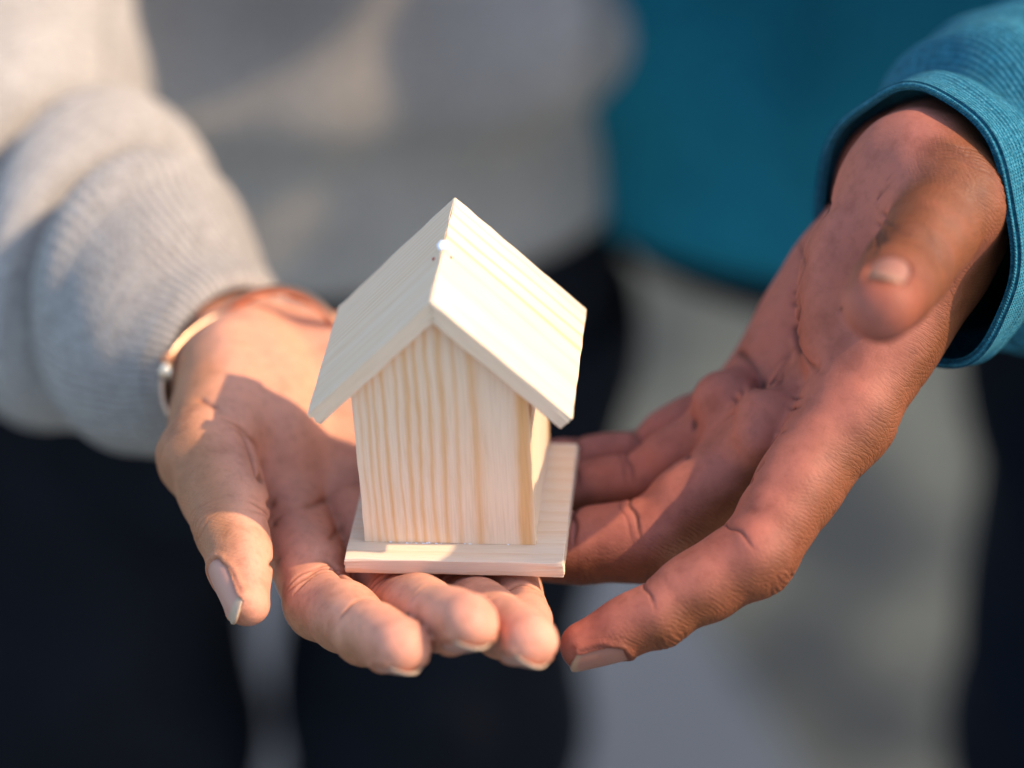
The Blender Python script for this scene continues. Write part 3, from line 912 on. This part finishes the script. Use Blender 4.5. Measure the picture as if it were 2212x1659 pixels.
FB = [(.04, .008, .5), (.083, .010, .75), (.123, .009, .8), (.175, .011, .95), (.247, .009, .75), (.307, .014, .95), (.363, .012, .95), (.431, .013, .9),
      (.503, .017, .9), (.575, .012, .65), (.675, .020, .7), (.70, .03, .25), (.955, .034, 1.5)]
M_WF = wood_material('pine_front', 'z', 'x', .31, contrast=.85, bands=FB, half=.0189)
M_WS = wood_material('pine_side', 'z', 'y', .77, 1.5, .55)
M_WB = wood_material('pine_base', 'x', 'y', .15, .8, .6)
M_WR = wood_material('pine_roof', 'x', 'y', .53, contrast=.9, half=.02205, mid=.02585, bands=[(.94, .008, .5), (.85, .012, .7), (.73, .014, .8), (.60, .018, .8), (.46, .02, .3), (.28, .03, .2), (.1, .02, .2)])
M_WL = wood_material('pine_roof_left', 'x', 'y', 1.13, contrast=.55, half=.02205, mid=.02585, bands=[(.97 - .05 * k, .010, .7) for k in range(10)] + [(.40, .03, .5), (.27, .02, .3), (.18, .02, .3), (.08, .02, .3)])
T = 3.87
plank('base', [(1.37 - 24, -T), (1.37 + 24, -T), (1.37 + 24, 0), (1.37 - 24, 0)], 0, 45.64, M_WB, house)
ha, e, he, w = 63.94, 28.34, 35.25, 18.92
sl_ = (ha - he) / e
nn = nz([ha - he, e]); ins = T / nn[1]
zi = lambda x: ha - ins - sl_ * abs(x) - .05
plank('front_wall', [(-w, .02), (w, .02), (w, zi(w)), (0, zi(0)), (-w, zi(w))], 6.25, 9.6, M_WF, house)
plank('back_wall', [(-w + .1, .02), (w - .1, .02), (w - .1, zi(w)), (0, zi(0)), (-w + .1, zi(w))], 42.9, 46.0, M_WF, house)
plank('side_wall', [(w - 3.3, .02), (w - .15, .02), (w - .15, zi(w)), (w - 3.3, zi(w - 3.3) - 2.6)], 9.65, 42.85, M_WS, house)
plank('side_wall', [(-w + .15, .02), (-w + 3.3, .02), (-w + 3.3, zi(w - 3.3) - 2.6), (-w + .15, zi(w))], 9.65, 42.85, M_WS, house)
# roof boards are built flat (x down the slope from the ridge) and turned, so that their grain follows the slope
Ls = math.hypot(e, ha - he); ang = math.atan2(ha - he, e)
y0, y1 = 3.81, 47.9
mit = T * math.tan(ang)
rr = plank('roof_panel', [(.03, 0), (mit, -T), (Ls, -T), (Ls, 0)], y0, y1, M_WR, house)
rr.location = (0, 0, ha * mm); rr.rotation_euler = (0, ang, 0)
rl = plank('roof_panel', [(-.03, 0), (-Ls, 0), (-Ls, -T), (-mit, -T)], y0, y1, M_WL, house)
rl.location = (0, 0, ha * mm); rl.rotation_euler = (0, -ang, 0)


def blob(name, c, r, mat, parent, rough=.0):
    import bmesh
    bm = bmesh.new(); bmesh.ops.create_icosphere(bm, subdivisions=3, radius=1)
    for v in bm.verts:
        k = 1 + rough * math.sin(v.co.x * 5 + 1) * math.cos(v.co.y * 4)
        v.co = Vector((v.co.x * r[0] * k, v.co.y * r[1] * k, v.co.z * r[2] * k))
    me = bpy.data.meshes.new(name); bm.to_mesh(me); bm.free()
    me.polygons.foreach_set('use_smooth', np.ones(len(me.polygons), dtype=bool)); me.materials.append(mat)
    o = bpy.data.objects.new(name, me); COL.objects.link(o); o.parent = parent; o.location = c
    return o


blob('string_knot', (0, 26.0 * mm, (ha + .1) * mm), (1.25 * mm, 1.5 * mm, 1.1 * mm), M_GLUE, house, .15)
blob('red_speck', (1.75 * mm, 24.2 * mm, (ha - 1.78) * mm), (.35 * mm, .4 * mm, .3 * mm), M_PIN, house)
blob('red_speck', (-1.75 * mm, 23.6 * mm, (ha - 1.78) * mm), (.45 * mm, .6 * mm, .3 * mm), M_PIN, house)


import bmesh
bm = bmesh.new()                                   # dried glue squeezed out along the foot of the front wall
for k in range(20):
    x = random.uniform(-14, 0) if k < 16 else random.uniform(2, 17)
    m = Matrix.Translation((x * mm, (6.2 - random.uniform(0, .15)) * mm, random.uniform(.0, .25) * mm)) @ Matrix.Diagonal((random.uniform(.15, .4) * mm, .12 * mm, random.uniform(.06, .16) * mm, 1))
    bmesh.ops.create_icosphere(bm, subdivisions=1, radius=1, matrix=m)
me = bpy.data.meshes.new('glue_line'); bm.to_mesh(me); bm.free(); me.materials.append(M_GLUE)
gl = bpy.data.objects.new('glue_line', me); COL.objects.link(gl); gl.parent = house


# ------------------------------------------------------------------ bracelets on the pale wrist
def ring_mesh(name, P, r, mat, flat=1.0, parent=None):
    n = len(P); c = P.mean(0); k = 12
    th = np.linspace(0, 2 * np.pi, k, endpoint=False)
    nrm = nz(np.cross(P[0] - c, P[n // 4] - c))
    rad = P - c; rad /= np.linalg.norm(rad, axis=1, keepdims=True)
    V = P[:, None] + r * (np.cos(th)[None, :, None] * rad[:, None] / flat + np.sin(th)[None, :, None] * nrm * flat)
    i = np.arange(n)[:, None]; j = np.arange(k)[None]
    F = np.stack(np.broadcast_arrays(i * k + j, i * k + (j + 1) % k, (i + 1) % n * k + (j + 1) % k, (i + 1) % n * k + j), -1).reshape(-1, 4)
    return mesh_obj(name, to_world(V.reshape(-1, 3)), F, mat, parent)


def ring_pts(c, e1, e2, n=180):
    t = np.linspace(0, 2 * np.pi, n, endpoint=False)
    return c + np.cos(t)[:, None] * np.array(e1) + np.sin(t)[:, None] * np.array(e2)


bang = ring_mesh('bangle', ring_pts(pc(588, 800, 592), (18.2, -3, -2), (-2, -19.6, 3)), 1.5, M_COPPER, 1.2)
meta(bang, 'polished copper bangle round the pale wrist at the edge of the grey cuff', 'bangle')
br = empty('bracelet', tuple(to_world(pc(520, 800, 590))))
meta(br, 'thin pale gold bracelet with a sparkling stone at the left of the grey cuff', 'bracelet')
P = ring_pts(pc(522, 808, 588), (18.1, -4, 9), (-2, -16., 8))
ring_mesh('band', P, .5, M_GOLD, parent=br)
cp = to_world(pc(359, 803, 580))
st = blob('stone', (0, 0, 0), (1.6 * mm, 1.6 * mm, 2.0 * mm), M_STONE, br, .3); st.location = Vector(cp) - br.location
cp = to_world(pc(362, 775, 581))
st = blob('setting', (0, 0, 0), (1.6 * mm, 1.3 * mm, 1.5 * mm), M_COPPER, br, .3); st.location = Vector(cp) - br.location
